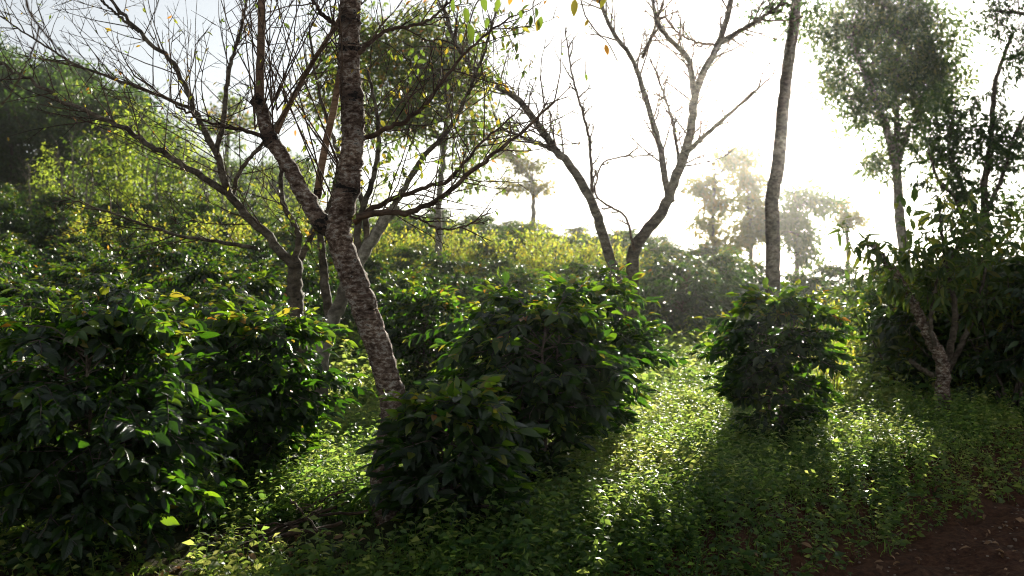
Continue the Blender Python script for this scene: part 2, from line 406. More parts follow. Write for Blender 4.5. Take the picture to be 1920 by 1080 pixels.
# shaded bushes at right, round the crooked tree
for px,d,s,lab in [(1705,12.0,1.05,'shaded coffee bush left of the crooked mossy tree'),(1775,11.0,1.1,'shaded coffee bush straight behind the crooked mossy tree'),(1850,10.8,1.2,'shaded coffee bush right of the crooked mossy tree'),(1950,10.0,1.2,'shaded coffee bush cut off by the right edge of the frame')]:
    p=P(px,600,d); root=empty('coffee_bush',(p[0],d,float(gz(p[0],d))),lab,'bush','shaded coffee bushes at the right'); root.scale=(s,s,s); root.rotation_euler=(0,0,px*.37)
    link('stem',protos[0][0],root); link('foliage',protos[1][1],root)

# ------------------------------------------------------------------ weeds
def weed_tpl(seed, h, nl, ls, tpl):
    rng=R0(seed); mb=MB(); st=grow(rng,(0,0,0),np.array([rng.randn()*.25,rng.randn()*.25,1.]),h,4,.12); tube(mb,st,np.linspace(.0022,.001,5),3,0,.3)
    po=[];fw=[];up=[];sz=[];a=rng.rand()*6
    for q in range(nl):
        s=.2+.8*(q/max(nl-1,1)); i=min(int(s*4),3); p=st[i]+(st[i+1]-st[i])*(s*4-i); a+=1.57 if q%2==0 else 3.14
        po.append(p); fw.append([math.cos(a),math.sin(a),rng.uniform(-.2,.5)+(.5 if q>nl-3 else 0)]); up.append([rng.randn()*.7,rng.randn()*.7,1]); sz.append(ls*rng.uniform(.6,1.2)*(1.15-.5*s))
    leaves(mb,tpl,np.array(po),np.array(fw),np.array(up,float),np.array(sz),np.clip(rng.rand(nl)*.7+.15,0,1),0,rng)
    return np.concatenate(mb.V),np.concatenate(mb.Q),np.concatenate(mb.A)
WT=[leaf_tpl(2,.5,.3,0,.55,.4),leaf_tpl(2,.8,.2,0,.45)]
def scatter(mb, tpls, X, Y, S, rng, sink=.01):
    Z=gz(X,Y)-sink; n=len(X); pick=rng.randint(0,len(tpls),n); an=rng.rand(n)*6.283
    for k,(tv,tq,ta) in enumerate(tpls):
        s=np.where(pick==k)[0]
        if len(s)==0: continue
        c,sn=np.cos(an[s])[:,None],np.sin(an[s])[:,None]
        x=X[s][:,None]+S[s][:,None]*(tv[None,:,0]*c-tv[None,:,1]*sn); y=Y[s][:,None]+S[s][:,None]*(tv[None,:,0]*sn+tv[None,:,1]*c); z=Z[s][:,None]+S[s][:,None]*tv[None,:,2]
        Q=tq[None]+(np.arange(len(s))*len(tv))[:,None,None]
        mb.add(np.stack([x,y,z],-1).reshape(-1,3),Q.reshape(-1,4),None,np.clip(ta[None]+rng.randn(len(s),1)*.15+(clump(X[s]*.8+3,Y[s]*.8)-.5)[:,None]*.55,0,1).ravel(),0)
def grass_tpl(seed):
    rng=R0(seed); mb=MB(); n=9
    leaves(mb,[leaf_tpl(3,1.1,.2,0,.06,.3)],rng.randn(n,3)*[.02,.02,0],np.concatenate([rng.randn(n,2)*.45,np.ones((n,1))],1),rng.randn(n,3),rng.uniform(.06,.15,n),rng.rand(n)*.6+.2,0,rng)
    return np.concatenate(mb.V),np.concatenate(mb.Q),np.concatenate(mb.A)
rng=R0(5)
def pts(n, y0, y1, pw=1.3):
    y=y0+(y1-y0)*rng.rand(n)**pw; x=(rng.rand(n)*2-1)*(y*.55+.4)
    s=(y-road_edge(x))/1.48
    keep=(s>rng.rand(n)**1.4*.44-.03)
    keep&=((x+1.05)/.8)**2+((y-4.95)/.42)**2>.6+.8*rng.rand(n)
    keep&=(x>-.31*y)|(y>5.3)|(rng.rand(n)<.15)
    return x[keep],y[keep]
def clump(x,y):
    return .5+.5*np.sin(x*1.7+2*np.sin(y*1.1))*np.sin(y*2.1+1.5*np.sin(x*.9))
wc=MB()
small=[weed_tpl(k,.10+.015*k,8+k%4,(.040,.052,.062)[k%3],WT) for k in range(7)]+[grass_tpl(60)]
tall=[weed_tpl(20+k,.22+.03*k,12+2*k,.062,WT) for k in range(5)]
x,y=pts(20000,3.9,11,1.15); scatter(wc,small,x,y,rng.uniform(.7,1.5,len(x)),rng)
x,y=pts(5200,4.1,11.5,1.2); k=clump(x,y)>rng.rand(len(x)); x,y=x[k],y[k]; scatter(wc,tall,x,y,rng.uniform(.6,1.25,len(x)),rng)
x,y=pts(1500,4.0,11,1.1); k=clump(x*1.3+5,y*1.3)>.55; x,y=x[k],y[k]; scatter(wc,[weed_tpl(40+q,.16,7,.095,[leaf_tpl(4,.6,.25,.05,.6,.42)]) for q in range(3)],x,y,rng.uniform(.6,1.2,len(x)),rng)
x,y=pts(9000,10,32,1.2); scatter(wc,small,x,y,rng.uniform(1.6,3.0,len(x)),rng)
# the denser sunlit strip
lx=[];ly=[]
for (a,b) in zip(LP[13:21],LP[14:21]):
    t=rng.rand(700); lx.append(a[0]+(b[0]-a[0])*t+rng.randn(700)*.24); ly.append(a[1]+(b[1]-a[1])*t+rng.randn(700)*.24)
lx=np.concatenate(lx); ly=np.concatenate(ly); s=(ly-road_edge(lx))/1.48; k=s>.25; scatter(wc,tall,lx[k],ly[k],rng.uniform(.5,1.1,k.sum()),rng)
tag(build(wc,'weed_cover',[M_weed]),'low mat of small-leaved green weeds covering the soil between the bushes','weeds',None,'stuff')

# upright weeds that stand out
def tall_weed(px,py,h,label,lime=False,seed=0,d=None):
    p=ground_at(px,py) if d is None else P(px,600,d); p[2]=gz(p[0],p[1])
    root=empty('weed_plant',tuple(p),label,'weed','tall weeds catching the sun')
    rng=R0(seed+900); mb=MB(); po=[];fw=[];up=[];sz=[]
    sm=MB()
    for q in range(rng.randint(4,7)):
        d0=np.array([rng.randn()*.3,rng.randn()*.3,1.]); st=grow(rng,p-np.array([0,0,.02]),d0,h*rng.uniform(.6,1.05),8,.07,(0,0,.1)); tube(sm,st,np.linspace(.004,.0015,9),4,0,0)
        for i in range(1,9):
            for z in range(3):
                a=rng.rand()*6.283; po.append(st[i]*(1)+rng.randn(3)*.008); fw.append([math.cos(a),math.sin(a),rng.uniform(.0,.8)]); up.append([rng.randn()*.3,rng.randn()*.3,1]); sz.append(rng.uniform(.03,.075)*(1.2-.07*i))
    leaves(mb,[leaf_tpl(3,.6,.3,0,.34)],np.array(po),np.array(fw),np.array(up,float),np.array(sz),np.clip(rng.rand(len(po))*.6+.35,0,1),0,rng)
    build(sm,'stem',[M_weed],root); build(mb,'foliage',[M_lime if lime else M_weed],root)
W=[(1505,905,.30,'thin upright weed at the left end of the sunlit bank top'),(1555,910,.28,'short sunlit weed left of the brightest plumes on the bank'),(1595,915,.34,'feathery sunlit weed on the bank below the lone coffee bush'),
(1640,920,.36,'bright feathery weed left of the tallest plume on the bank'),(1675,900,.52,'tallest pale weed plume glowing on top of the bank'),(1705,885,.46,'upright toothed weed just right of the tallest plume'),
(1650,850,.34,'sunlit weed tuft behind the tallest plume, near the crooked tree'),(1120,1010,.26,'weed tuft at the bottom end of the sunlit strip'),(1220,830,.30,'weed tuft on the left border of the sunlit strip'),(1300,790,.30,'weed tuft in the upper half of the sunlit strip'),(1385,760,.34,'weed tuft touching the lone coffee bush at its left'),
(640,880,.3,'sunlit weed left of the flaky trunk foot'),(560,990,.26,'pale weed above the cut branches at lower left'),(590,940,.28,'sunlit weed between left bushes and flaky trunk'),(470,1010,.22,'small weed under the left coffee bushes beside cut branches'),(430,1060,.2,'lowest weed at the foot of the largest left bush')]
for k,(px,py,h,lab) in enumerate(W): tall_weed(px,py,h,lab,False,k)

# broad-leaved seedlings at the bottom edge
for k,(px,py,s,lab) in enumerate([(610,1062,1.0,'broad-leaved seedling at the bottom edge below the cut branches'),(675,1058,.9,'round-leaved seedling right beside the lowest cut branch ends'),(745,1040,.7,'small seedling in the shade at the flaky trunk foot'),(870,1062,.8,'seedling in front of the low dark bush, at the bottom edge'),(905,1058,.9,'darker seedling right under the low dark bush')]):
    p=ground_at(px,py); p[2]=gz(p[0],p[1]); root=empty('seedling',tuple(p),lab,'seedling','broad-leaved seedlings at the bottom edge')
    rng=R0(k+50); sm=MB(); mb=MB(); po=[];fw=[];sz=[]
    for q in range(3):
        st=grow(rng,p,np.array([rng.randn()*.5,rng.randn()*.5,1.]),.13*s*rng.uniform(.7,1.2),4,.1); tube(sm,st,.0022,4)
        for z in range(4):
            a=rng.rand()*6.28; po.append(st[-1-(z//2)]); fw.append([math.cos(a),math.sin(a),.1]); sz.append(.065*s*rng.uniform(.7,1.2))
    leaves(mb,[leaf_tpl(4,.5,.2,.05,.68,.42)],np.array(po),np.array(fw),np.array([[0,0,1.]]*len(po)),np.array(sz),rng.rand(len(po))*.6,0,rng)
    build(sm,'stem',[M_weed],root); build(mb,'foliage',[M_weed],root)

# ------------------------------------------------------------------ trees
def limbs(spec, d0, rng, jit=.01, n=26):
    """spec: list of (px,py[,depth offset]) -> smooth path"""
    return resample([P(q[0],q[1],d0+(q[2] if len(q)>2 else 0)) for q in spec],n,jit,rng)
def leaf_on(paths, mb, rng, tpl, density, size, vals, m=1, hang=.3, tiponly=.0):
    po=[];fw=[]
    for pa in paths:
        L=np.linalg.norm(pa[-1]-pa[0]); n=rng.poisson(L*density)
        for q in range(n):
            s=tiponly+(1-tiponly)*rng.rand(); i=min(int(s*(len(pa)-1)),len(pa)-2); t=pa[i+1]-pa[i]; po.append(pa[i]+t*rng.rand())
            fw.append(t/np.linalg.norm(t)*.6+rng.randn(3)*.7+np.array([0,0,-hang]))
    if not po: return
    n=len(po); leaves(mb,tpl,np.array(po),np.array(fw),rng.randn(n,3)*.6+np.array([0,0,1.]),rng.uniform(*size,n),rng.uniform(*vals,n),m,rng)
def dark_bands(path, zs, w=.03):
    v=np.zeros(len(path))+.1
    for z in zs: v=np.maximum(v,.8*np.exp(-((path[:,2]-z)/w)**2))
    return v
TL=[leaf_tpl(3,.5,.3,0,.36),leaf_tpl(3,.9,.2,0,.42)]

# --- main tree
rng=R0(71); D=5.35
tr=limbs([(742,1045,0),(724,950,0),(722,870,0),(738,775,0),(722,690,0),(690,600,0),(655,500,0),(634,440,0),(640,400,0),(655,330,0),(662,230,0),(655,120,0),(655,20,0),(650,-120,.05),(655,-400,.1)],D,rng,.003,150)
base=tr[0].copy(); base[2]=gz(base[0],base[1]); tr[0][2]=min(tr[0][2],base[2]-.05)
root=empty('flaky_bark_tree',tuple(base),'leaning bare tree with flaking white and brown bark, nearest to the viewer','tree')
tz=np.linspace(0,1,150); wpx=np.interp(tz,[0,.06,.25,.36,.42,.52,.62,1],[62,52,47,50,46,42,40,30])
bz=[P(655,y,D)[2] for y in (40,92,180,355,425)]
mb=MB(); rad=wpx/F*D/2
for z in bz: rad=rad*(1+.09*np.exp(-((tr[:,2]-z)/.025)**2))
tube(mb,tr,rad,26,0,dark_bands(tr,bz[:4],.028)+rng.rand(150)*.12,.045,rng)
# flakes
fl=[];
for q in range(900):
    i=rng.randint(2,120); a=rng.rand()*6.28; r=rad[i]; o=np.array([math.cos(a),math.sin(a),0]); p=tr[i]+o*r*.98; s=np.array([-math.sin(a),math.cos(a),0]); w=rng.uniform(.008,.028); h=rng.uniform(.003,.010)
    pv=np.array([p-s*w,p+s*w,p+s*w*.8+o*rng.uniform(.002,.012)+[0,0,h],p-s*w*.7+o*rng.uniform(.001,.008)+[0,0,h]]); mb.add(pv,[[0,1,2,3]],None,.05,0)
build(mb,'trunk',[B_main],root)
def branch(spec, w0, w1, m, dd=0, dark=None, name='branch', sides=12, jit=.004, n=40, root_=None, D_=None, rough=.05):
    D1=(D_ or D)+dd; pa=limbs(spec,D1,rng,jit,n); mb=MB(); r=np.linspace(w0,w1,n)/F*D1/2
    A=np.zeros(n)+.1
    if dark:
        for (s,w) in dark: A=np.maximum(A,.72*np.exp(-((np.linspace(0,1,n)-s)/w)**2)); 
        r=r*(1+.12*(A>.5))
    tube(mb,pa,r,sides,0,A+rng.rand(n)*.1,rough,rng); build(mb,name,[m],root_ or root); return pa
b1=branch([(628,432),(600,412),(570,365),(540,310),(505,255),(490,205),(476,182)],34,24,B_main,0,[(.08,.07),(.72,.05),(.98,.08)])
s1=branch([(488,205),(487,150),(490,60),(490,-20),(486,-120)],17,12,B_tan,0,[(.02,.04)],sides=10,jit=.001,rough=.01)
s2=branch([(518,250),(545,190),(590,110),(634,40),(680,-60)],11,7,B_tan,.05,sides=8,jit=.001,rough=.01)
s3=branch([(594,372),(605,300),(628,190),(650,60),(662,-80)],15,10,B_tan,.15,[(.02,.03)],sides=10,jit=.001,rough=.01)
b2=branch([(668,408),(715,398),(765,398),(825,372),(880,325),(960,262),(1040,190)],13,4,B_twig,-.05)
b3=branch([(664,418),(690,395),(740,372),(800,350),(845,335),(900,270),(965,215)],11,3,B_twig,.1)
b4=branch([(672,262),(720,245),(790,205),(835,145),(880,90),(960,30)],10,3,B_twig,.1)
b5=branch([(672,100),(720,60),(800,40),(860,-10)],9,3,B_twig,-.1)
b6=branch([(640,60),(600,20),(560,-40)],10,4,B_twig,.1)
b7=branch([(515,262),(440,240),(360,215),(250,140)],8,2.5,B_twig,.05)
b8=branch([(760,398),(830,430),(890,415),(920,390)],5,2,B_twig,-.05)
mb=MB(); out=[]
for pa,c,L in [(b2,18,.55),(b3,16,.55),(b4,18,.5),(b5,12,.5),(b6,9,.5),(b7,12,.45),(s1,12,.5),(s2,10,.4),(s3,8,.4),(b8,6,.25)]:
    twigs(mb,rng,pa,int(c*1.4),L,.0040,.1,1,2,(25,65),(0,0,.15),.10,0,out,.5,3)
twigs(mb,rng,tr[95:],26,.7,.004,0,1,2,(35,80),(0,0,-.1),.12,0,out,.5,3)
# long straight shoots rising from the cut stub and the fork
for q in range(22):
    st=P(rng.choice([478,488,512,520,600,640]),rng.uniform(190,250),D+rng.randn()*.03) if q<15 else P(rng.uniform(600,660),rng.uniform(300,400),D+.05)
    en=P(rng.uniform(380,700),rng.uniform(-160,20),D+rng.randn()*.35); pa=resample([st,(st+en)/2+rng.randn(3)*.03,en],14,.002,rng); tube(mb,pa,np.linspace(.0048,.0018,14),5,0,.1); twigs(mb,rng,pa,4,.25,.002,.2,1,1,(20,50),(0,0,.2),.06,0,out)
# hanging dry strands
for q in range(26):
    p=P(rng.uniform(690,960),rng.uniform(-20,160),D+rng.randn()*.25); pa=grow(rng,p,np.array([rng.randn()*.25,rng.randn()*.2,-1.]),rng.uniform(.2,.5),7,.12); tube(mb,pa,.0018,4,0,0)
leaf_on(out,mb,rng,TL,3.0,(.02,.045),(.3,1.),1,.6,.4)
build(mb,'crown',[B_twig,M_tree],root)

# --- bare tree behind, at left
rng=R0(72); D=9.2
tr=limbs([(563,700,0),(560,640),(555,560),(552,500),(545,485)],D,rng,.008,30); base=tr[0].copy(); base[2]=gz(base[0],base[1])
root=empty('bare_tree',tuple(base),'bare dark tree with wide spreading branches reaching across the upper left','tree')
tr[0][2]=base[2]-.1
mb=MB(); tube(mb,tr,np.linspace(30,26,30)/F*D/2,14,0,rng.rand(30)*.4,.07,rng); build(mb,'trunk',[B_mid],root)
L1=branch([(550,500),(520,465),(470,410),(432,365),(410,300),(395,262),(370,215),(325,120),(260,60),(190,-20)],18,5,B_mid,0,n=50,jit=.012)
L2=branch([(425,360),(370,325),(290,280),(215,232),(120,190),(40,140),(-60,95)],13,4,B_mid,0,n=44,jit=.012)
L3=branch([(548,500),(560,440),(530,380),(525,300),(500,230),(490,150)],13,4,B_mid,.1)
L4=branch([(405,290),(420,220),(430,130),(455,40),(470,-60)],11,4,B_mid,-.1)
L5=branch([(360,205),(300,180),(220,150),(140,120),(60,70),(0,30)],7,2.5,B_mid,.1)
L6=branch([(560,495),(590,430),(620,380),(640,300),(700,200)],13,4,B_mid,.3)
L7=branch([(480,465),(420,455),(330,440),(240,410),(120,370)],8,2.5,B_mid,-.1)
L8=branch([(436,368),(450,320),(500,260),(560,170),(620,90)],9,3,B_mid,.15)
L9=branch([(260,60),(200,10),(150,-40)],6,3,B_mid,0)
mb=MB(); out=[]
for pa,c,L in [(L1,34,.95),(L2,30,.9),(L3,16,.7),(L4,22,.8),(L5,20,.7),(L6,14,.6),(L7,16,.6),(L8,16,.7),(L9,5,.6)]:
    twigs(mb,rng,pa,int(c*1.05),L*1.3,.0060,.08,1,3,(24,58),(0,0,.2),.045,0,out,.55,3)
leaf_on(out,mb,rng,TL,1.0,(.03,.07),(.5,1.),1,.5,.3)
build(mb,'crown',[B_twig,M_tree],root)

# --- leaning double-stemmed tree behind the main one
rng=R0(73); D=8.6
tr=limbs([(598,690),(612,630),(640,560),(672,490),(700,445),(740,385)],D,rng,.006,30); base=tr[0].copy(); base[2]=gz(base[0],base[1]); tr[0][2]=base[2]-.1
root=empty('leaning_tree',tuple(base),'mossy leaning tree half hidden behind the flaky trunk','tree')
mb=MB(); tube(mb,tr,np.linspace(30,20,30)/F*D/2,14,0,rng.rand(30)*.35,.07,rng); build(mb,'trunk',[B_pale],root)
M1=branch([(622,610),(610,540),(605,480),(590,400),(560,330)],20,8,B_mid,.1)
M2=branch([(674,488),(672,420),(700,330),(710,240),(690,130)],14,5,B_mid,0)
M3=branch([(738,388),(790,300),(850,230),(900,120),(930,20)],12,4,B_mid,0)
M4=branch([(690,460),(680,380),(640,300),(600,180),(580,60)],12,4,B_mid,.1)
mb=MB(); out=[]
for pa,c,L in [(M1,12,.7),(M2,20,.8),(M3,22,.8),(M4,18,.8)]: twigs(mb,rng,pa,c,L,.005,.2,1,3,(28,70),(0,0,.1),.13,0,out,.5,3)
leaf_on(out,mb,rng,TL,7.5,(.05,.10),(.2,.95),1,.6,.3)
build(mb,'crown',[B_twig,M_tree],root)

# --- forked tree, centre right
rng=R0(74); D=12.2
base=P(1178,600,D); base[2]=gz(base[0],base[1])
root=empty('forked_tree',tuple(base),'bare tree forked low into a wide letter V against the white sky','tree')
t1=branch([(1186,640),(1186,545),(1186,500),(1192,462),(1228,415),(1250,380),(1268,330),(1285,285),(1296,235),(1305,170),(1330,115),(1352,70),(1370,5),(1385,-80)],27,8,B_mid,0,name='trunk',n=80,jit=.006)
t2=branch([(1170,640),(1160,545),(1140,470),(1120,405),(1105,370),(1070,310),(1045,285),(1010,235),(968,185),(900,140),(860,90),(830,10)],23,7,B_mid,0,n=70,jit=.006)
t3=branch([(1260,378,-.08),(1249,345),(1238,280),(1222,220),(1205,165),(1185,110),(1150,60),(1125,0),(1110,-60)],13,6,B_mid,.1)
t4=branch([(1303,185),(1298,150),(1290,110),(1258,75),(1235,45),(1225,0),(1230,-60)],13,5,B_mid,0)
t5=branch([(1285,288),(1315,260),(1360,220),(1400,185),(1440,150)],10,3,B_mid,-.1)
t6=branch([(1352,78),(1385,60),(1425,35),(1470,5)],11,5,B_mid,.1)
t7=branch([(1276,318,-.1),(1270,285),(1262,230),(1235,150),(1220,110)],7,3,B_mid,.15)
t8=branch([(1050,288),(1010,270),(975,255),(930,235)],8,3,B_mid,0)
t9=branch([(1110,385),(1108,300),(1100,240),(1075,150),(1060,60)],7,2.5,B_twig,.1)
t10=branch([(1205,108),(1225,60),(1245,0)],7,4,B_twig,.1)
t11=branch([(1352,85),(1310,80),(1270,60),(1245,30)],6,3,B_twig,.1)
t12=branch([(1190,470),(1178,420),(1165,400),(1120,370),(1118,340),(1140,300),(1230,290)],5,2.5,B_twig,-.1)
mb=MB(); out=[]
for pa,c,L in [(t1[30:],18,.65),(t2[30:],22,.65),(t3,16,.6),(t4,14,.55),(t5,6,.35),(t6,10,.5),(t7,8,.4),(t8,6,.4),(t9,9,.3),(t10,5,.4),(t11,7,.3),(t12,6,.25)]:
    twigs(mb,rng,pa,int(c*1.7),L*1.1,.0125,.1,1,3,(25,60),(0,0,.25),.10,0,out,.5,3)
leaf_on(out,mb,rng,TL,2.2,(.02,.05),(.2,.8),1,.2,.2)
build(mb,'crown',[B_twig,M_tree],root)

# --- leafy canopy trees built from clumps
def crown_clumps(mb, rng, centers, radii, nclump, nleaf, size, vals, tpl, m=1, spread=.32, up=.3, flat=.8):
    C=np.array(centers,float); Rr=np.array(radii,float)
    w=Rr.prod(axis=1)**(1/1.5) if Rr.ndim==2 else Rr**2; w=w/w.sum()
    pk=rng.choice(len(C),nclump,p=w); v=norm(rng.randn(nclump,3))*(rng.rand(nclump,1)**(1/2.2)); cc=C[pk]+v*(Rr[pk] if Rr.ndim==2 else Rr[pk][:,None])
    k=np.repeat(np.arange(nclump),nleaf); cs=rng.uniform(.5,1.35,nclump)*spread
    pos=cc[k]+rng.randn(len(k),3)*cs[k][:,None]*np.array([1,1,flat])*.55
    out=norm(pos-cc[k]+1e-4); fw=out+rng.randn(len(k),3)*.6+np.array([0,0,-.2])
    cv=rng.uniform(*vals,nclump)
    leaves(mb,tpl,pos,fw,rng.randn(len(k),3)*.7+np.array([0,0,1.]),rng.uniform(size[0],size[1],len(k)),np.clip(cv[k]+rng.randn(len(k))*.14,0,1),m,rng)
    return cc
def reach(mb, rng, path, cc, r, m=0, frac=1.):
    """limbs from the trunk to the clumps"""
    for c in cc:
        if rng.rand()>frac: continue
        d=np.linalg.norm(path-c,axis=1)+ (path[:,2]>c[2])*5; i=int(np.argmin(d+rng.rand(len(d))*.6)); p0=path[i]; mid=(p0+c)/2+rng.randn(3)*.12*np.linalg.norm(c-p0)+np.array([0,0,.05])
        pa=resample([p0,mid,c],7); tube(mb,pa,np.linspace(r,r*.25,7),5,m,.2)

# tall straight trunk
rng=R0(75); D=16.5
base=P(1449,600,D); base[2]=gz(base[0],base[1])
root=empty('tall_straight_tree',tuple(base),'tall straight smooth trunk standing beside the glare of the sun','tree')
q=branch([(1449,620),(1449,545),(1449,440),(1448,370),(1460,300),(1468,200),(1482,90),(1494,0),(1502,-120),(1510,-400)],29,14,B_mid,0,name='trunk',n=90,jit=.004,sides=18,rough=.03)
mb=MB(); cc=crown_clumps(mb,rng,[P(1478,20,D),P(1420,-60,D),P(1545,-120,D),P(1500,-300,D+.6)],[[.55,.6,.38],[.8,.8,.7],[1.2,1.2,1.],[1.8,1.8,1.5]],170,70,(.06,.13),(.0,.6),TL,1,.26)
reach(mb,rng,q[45:],cc,.012); build(mb,'crown',[B_pale,M_dark],root)

# big dense canopy tree at right
rng=R0(76); D=27
base=P(1692,600,D); base[2]=gz(base[0],base[1])
root=empty('broad_canopy_tree',tuple(base),'tall pale-trunked tree with a dense round dark crown right of the sun','tree')
q=branch([(1700,620),(1694,470),(1686,400),(1682,330),(1665,250),(1648,200),(1615,120),(1590,60)],24,9,B_pale,0,name='trunk',n=60,jit=.01,sides=14)
q2=branch([(1686,360),(1680,290),(1682,230),(1678,150),(1690,60)],14,7,B_pale,.1)
q3=branch([(1680,320),(1700,250),(1730,190),(1760,130)],12,6,B_pale,.3)
mb=MB(); C=[P(1660,60,D),P(1700,140,D),P(1745,120,D),P(1600,100,D),P(1620,20,D),P(1690,-10,D),P(1640,180,D),P(1720,200,D),P(1590,205,D),P(1650,310,D),P(1750,60,D),P(1565,150,D),P(1575,60,D),P(1785,150,D),P(1760,220,D),P(1610,245,D),P(1700,260,D),P(1735,290,D)]
Rr=np.array([1.1,1.2,.9,.85,1.1,1.3,.9,.8,.6,.5,.9,.6,.9,.7,.6,.5,.5,.45])
cc=crown_clumps(mb,rng,C,np.stack([Rr,Rr,Rr*.8],1),400,58,(.10,.19),(.15,.95),TL,1,.40); 
for pth in (q[25:],q2,q3): reach(mb,rng,pth,cc[rng.permutation(len(cc))[:60]],.02)
build(mb,'crown',[B_mid,M_dark],root)

# tree at right edge, sparse
rng=R0(77); D=18
base=P(1855,600,D); base[2]=gz(base[0],base[1])
root=empty('slender_leafy_tree',tuple(base),'dark slender tree with airy drooping leaves near the right edge','tree')
q=branch([(1858,640),(1853,520),(1850,430),(1845,350),(1855,290),(1862,200),(1870,140),(1900,60)],20,6,B_mid,0,name='trunk',n=60,jit=.008)
q2=branch([(1850,450),(1820,380),(1795,330),(1780,270),(1790,200)],12,5,B_mid,.1)
q3=branch([(1850,470),(1815,430),(1790,370),(1760,340),(1740,280)],10,4,B_mid,-.1)
q4=branch([(1848,400),(1880,330),(1900,260),(1930,200)],10,4,B_mid,0)
mb=MB(); out=[]
for pa,c in ((q[15:],18),(q2,13),(q3,14),(q4,13)): twigs(mb,rng,pa,c,1.1,.008,.2,1,2,(30,75),(0,0,-.1),.14,0,out,.5,4)
leaf_on(out,mb,rng,[leaf_tpl(3,.6,.3,0,.3)],42,(.08,.15),(.0,.7),1,.7,.2)
crown_clumps(mb,rng,[P(1800,260,D),P(1870,280,D),P(1800,400,D),P(1900,420,D),P(1760,220,D)],[.6,.7,.6,.7,.5],110,34,(.08,.14),(0,.6),TL,1,.3)
build(mb,'crown',[B_mid,M_dark],root)

# overhanging tree, top right corner
rng=R0(78); D=14.5
base=P(2120,600,D); base[2]=gz(base[0],base[1])
root=empty('corner_tree',tuple(base),'tree outside the frame whose dark leafy branches hang into the top right corner','tree')
q=branch([(2120,640),(2110,300),(2080,100),(2050,-100)],34,16,B_mid,0,name='trunk',n=40)
q2=branch([(2090,150),(2020,60),(1940,30),(1870,20)],16,5,B_mid,0)
q3=branch([(2085,120),(2000,120),(1930,110)],12,4,B_mid,.2)
mb=MB(); cc=crown_clumps(mb,rng,[P(1880,15,D),P(1930,60,D),P(1960,-20,D),P(1890,95,D),P(1990,60,D)],[.38,.35,.6,.22,.6],75,48,(.05,.09),(.0,.5),TL,1,.2)
reach(mb,rng,q2,cc[:40],.008); reach(mb,rng,q3,cc[40:],.008); build(mb,'crown',[B_mid,M_dark],root)

# leafy tree behind the main one
rng=R0(79); D=21
base=P(822,600,D); base[2]=gz(base[0],base[1])
root=empty('yellow_leafy_tree',tuple(base),'thin-trunked tree with yellow-green leafy crown behind the bare twigs in the centre','tree')
q=branch([(824,560),(822,430),(824,360),(832,280),(838,200),(830,100)],15,7,B_pale,0,name='trunk',n=40,jit=.01)
q2=branch([(830,270),(780,190),(740,140),(700,90)],8,4,B_mid,0); q3=branch([(836,230),(870,180),(900,150)],7,3,B_mid,.2)
mb=MB(); C=[P(830,120,D),P(880,170,D),P(900,250,D),P(760,130,D),P(700,80,D),P(780,50,D),P(860,70,D),P(640,130,D+.5),P(600,200,D+.5),P(890,320,D),P(720,220,D),P(790,210,D)]
cc=crown_clumps(mb,rng,C,[.75,.5,.6,.8,.7,.5,.45,.6,.5,.4,.7,.6],420,36,(.08,.17),(.2,.85),TL,1,.42)
for pth in (q[15:],q2,q3): reach(mb,rng,pth,cc[rng.permutation(len(cc))[:60]],.012)
build(mb,'crown',[B_mid,M_tree],root)

# distant trees on the right skyline
def far_tree(seed,px,D,spec_top,blobs,nc,nl,size,mm,label,w=12,name='distant_tree',spread=.4,vals=(.1,.9),group='hazy trees on the far skyline',bark=None):
    global rng,root
    rng=R0(seed); base=P(px,600,D); base[2]=gz(base[0],base[1])-.05
    root=empty(name,tuple(base),label,'tree',group)
    top=P(spec_top[0],spec_top[1],D); pa=resample([base,(base*.5+top*.5)+rng.randn(3)*.12,top],16,.02,rng); mb=MB(); tube(mb,pa,np.linspace(w,w*.35,16)/F*D/2,8,0,.2,.05,rng); build(mb,'trunk',[bark or B_mid],root)
    mb=MB(); C=[P(b[0],b[1],D) for b in blobs]; Rr=[[b[2]/F*D,b[2]/F*D,b[2]*(b[3] if len(b)>3 else .8)/F*D] for b in blobs]
    cc=crown_clumps(mb,rng,C,Rr,nc,nl,size,vals,TPM,1,spread); reach(mb,rng,pa[4:],cc,.018*D/40,0,.7); build(mb,'crown',[B_mid,mm],root)
far_tree(81,1345,42,(1340,330),[(1320,350,30,.3),(1350,380,36,.35),(1330,420,32,.4),(1375,300,40,.4),(1345,455,30,.6)],90,30,(.18,.34),M_gold,'thin hazy tree with layered branches, leftmost of the far skyline trees at right')
far_tree(82,1405,44,(1400,340),[(1405,370,36),(1425,420,42),(1390,455,36),(1400,335,24)],100,30,(.18,.36),M_gold,'rounded golden hazy tree left of the tall straight trunk')
far_tree(83,1490,43,(1490,360),[(1495,440,38),(1500,365,36,.5),(1545,385,32,.4),(1480,410,30),(1515,470,32)],95,30,(.18,.36),M_dark,'hazy tree just right of the tall straight trunk')
far_tree(84,1590,46,(1590,400),[(1590,410,25,.4),(1570,380,16,.4)],30,24,(.18,.32),M_gold,'small faint tree between the straight trunk and the round-crowned tree')
far_tree(85,998,50,(1000,340),[(985,310,34,.3),(950,280,30,.3),(1010,350,22,.25),(960,350,25,.25)],60,26,(.18,.34),M_gold,'pale flat-topped tree alone on the ridge in the centre',14)
far_tree(86,425,58,(430,210),[(430,195,40,.6),(455,230,32,.6),(410,230,34,.6),(440,270,25,.6)],60,20,(.2,.38),M_tree,'tall hazy olive tree rising above the slope behind the bare branches',14)

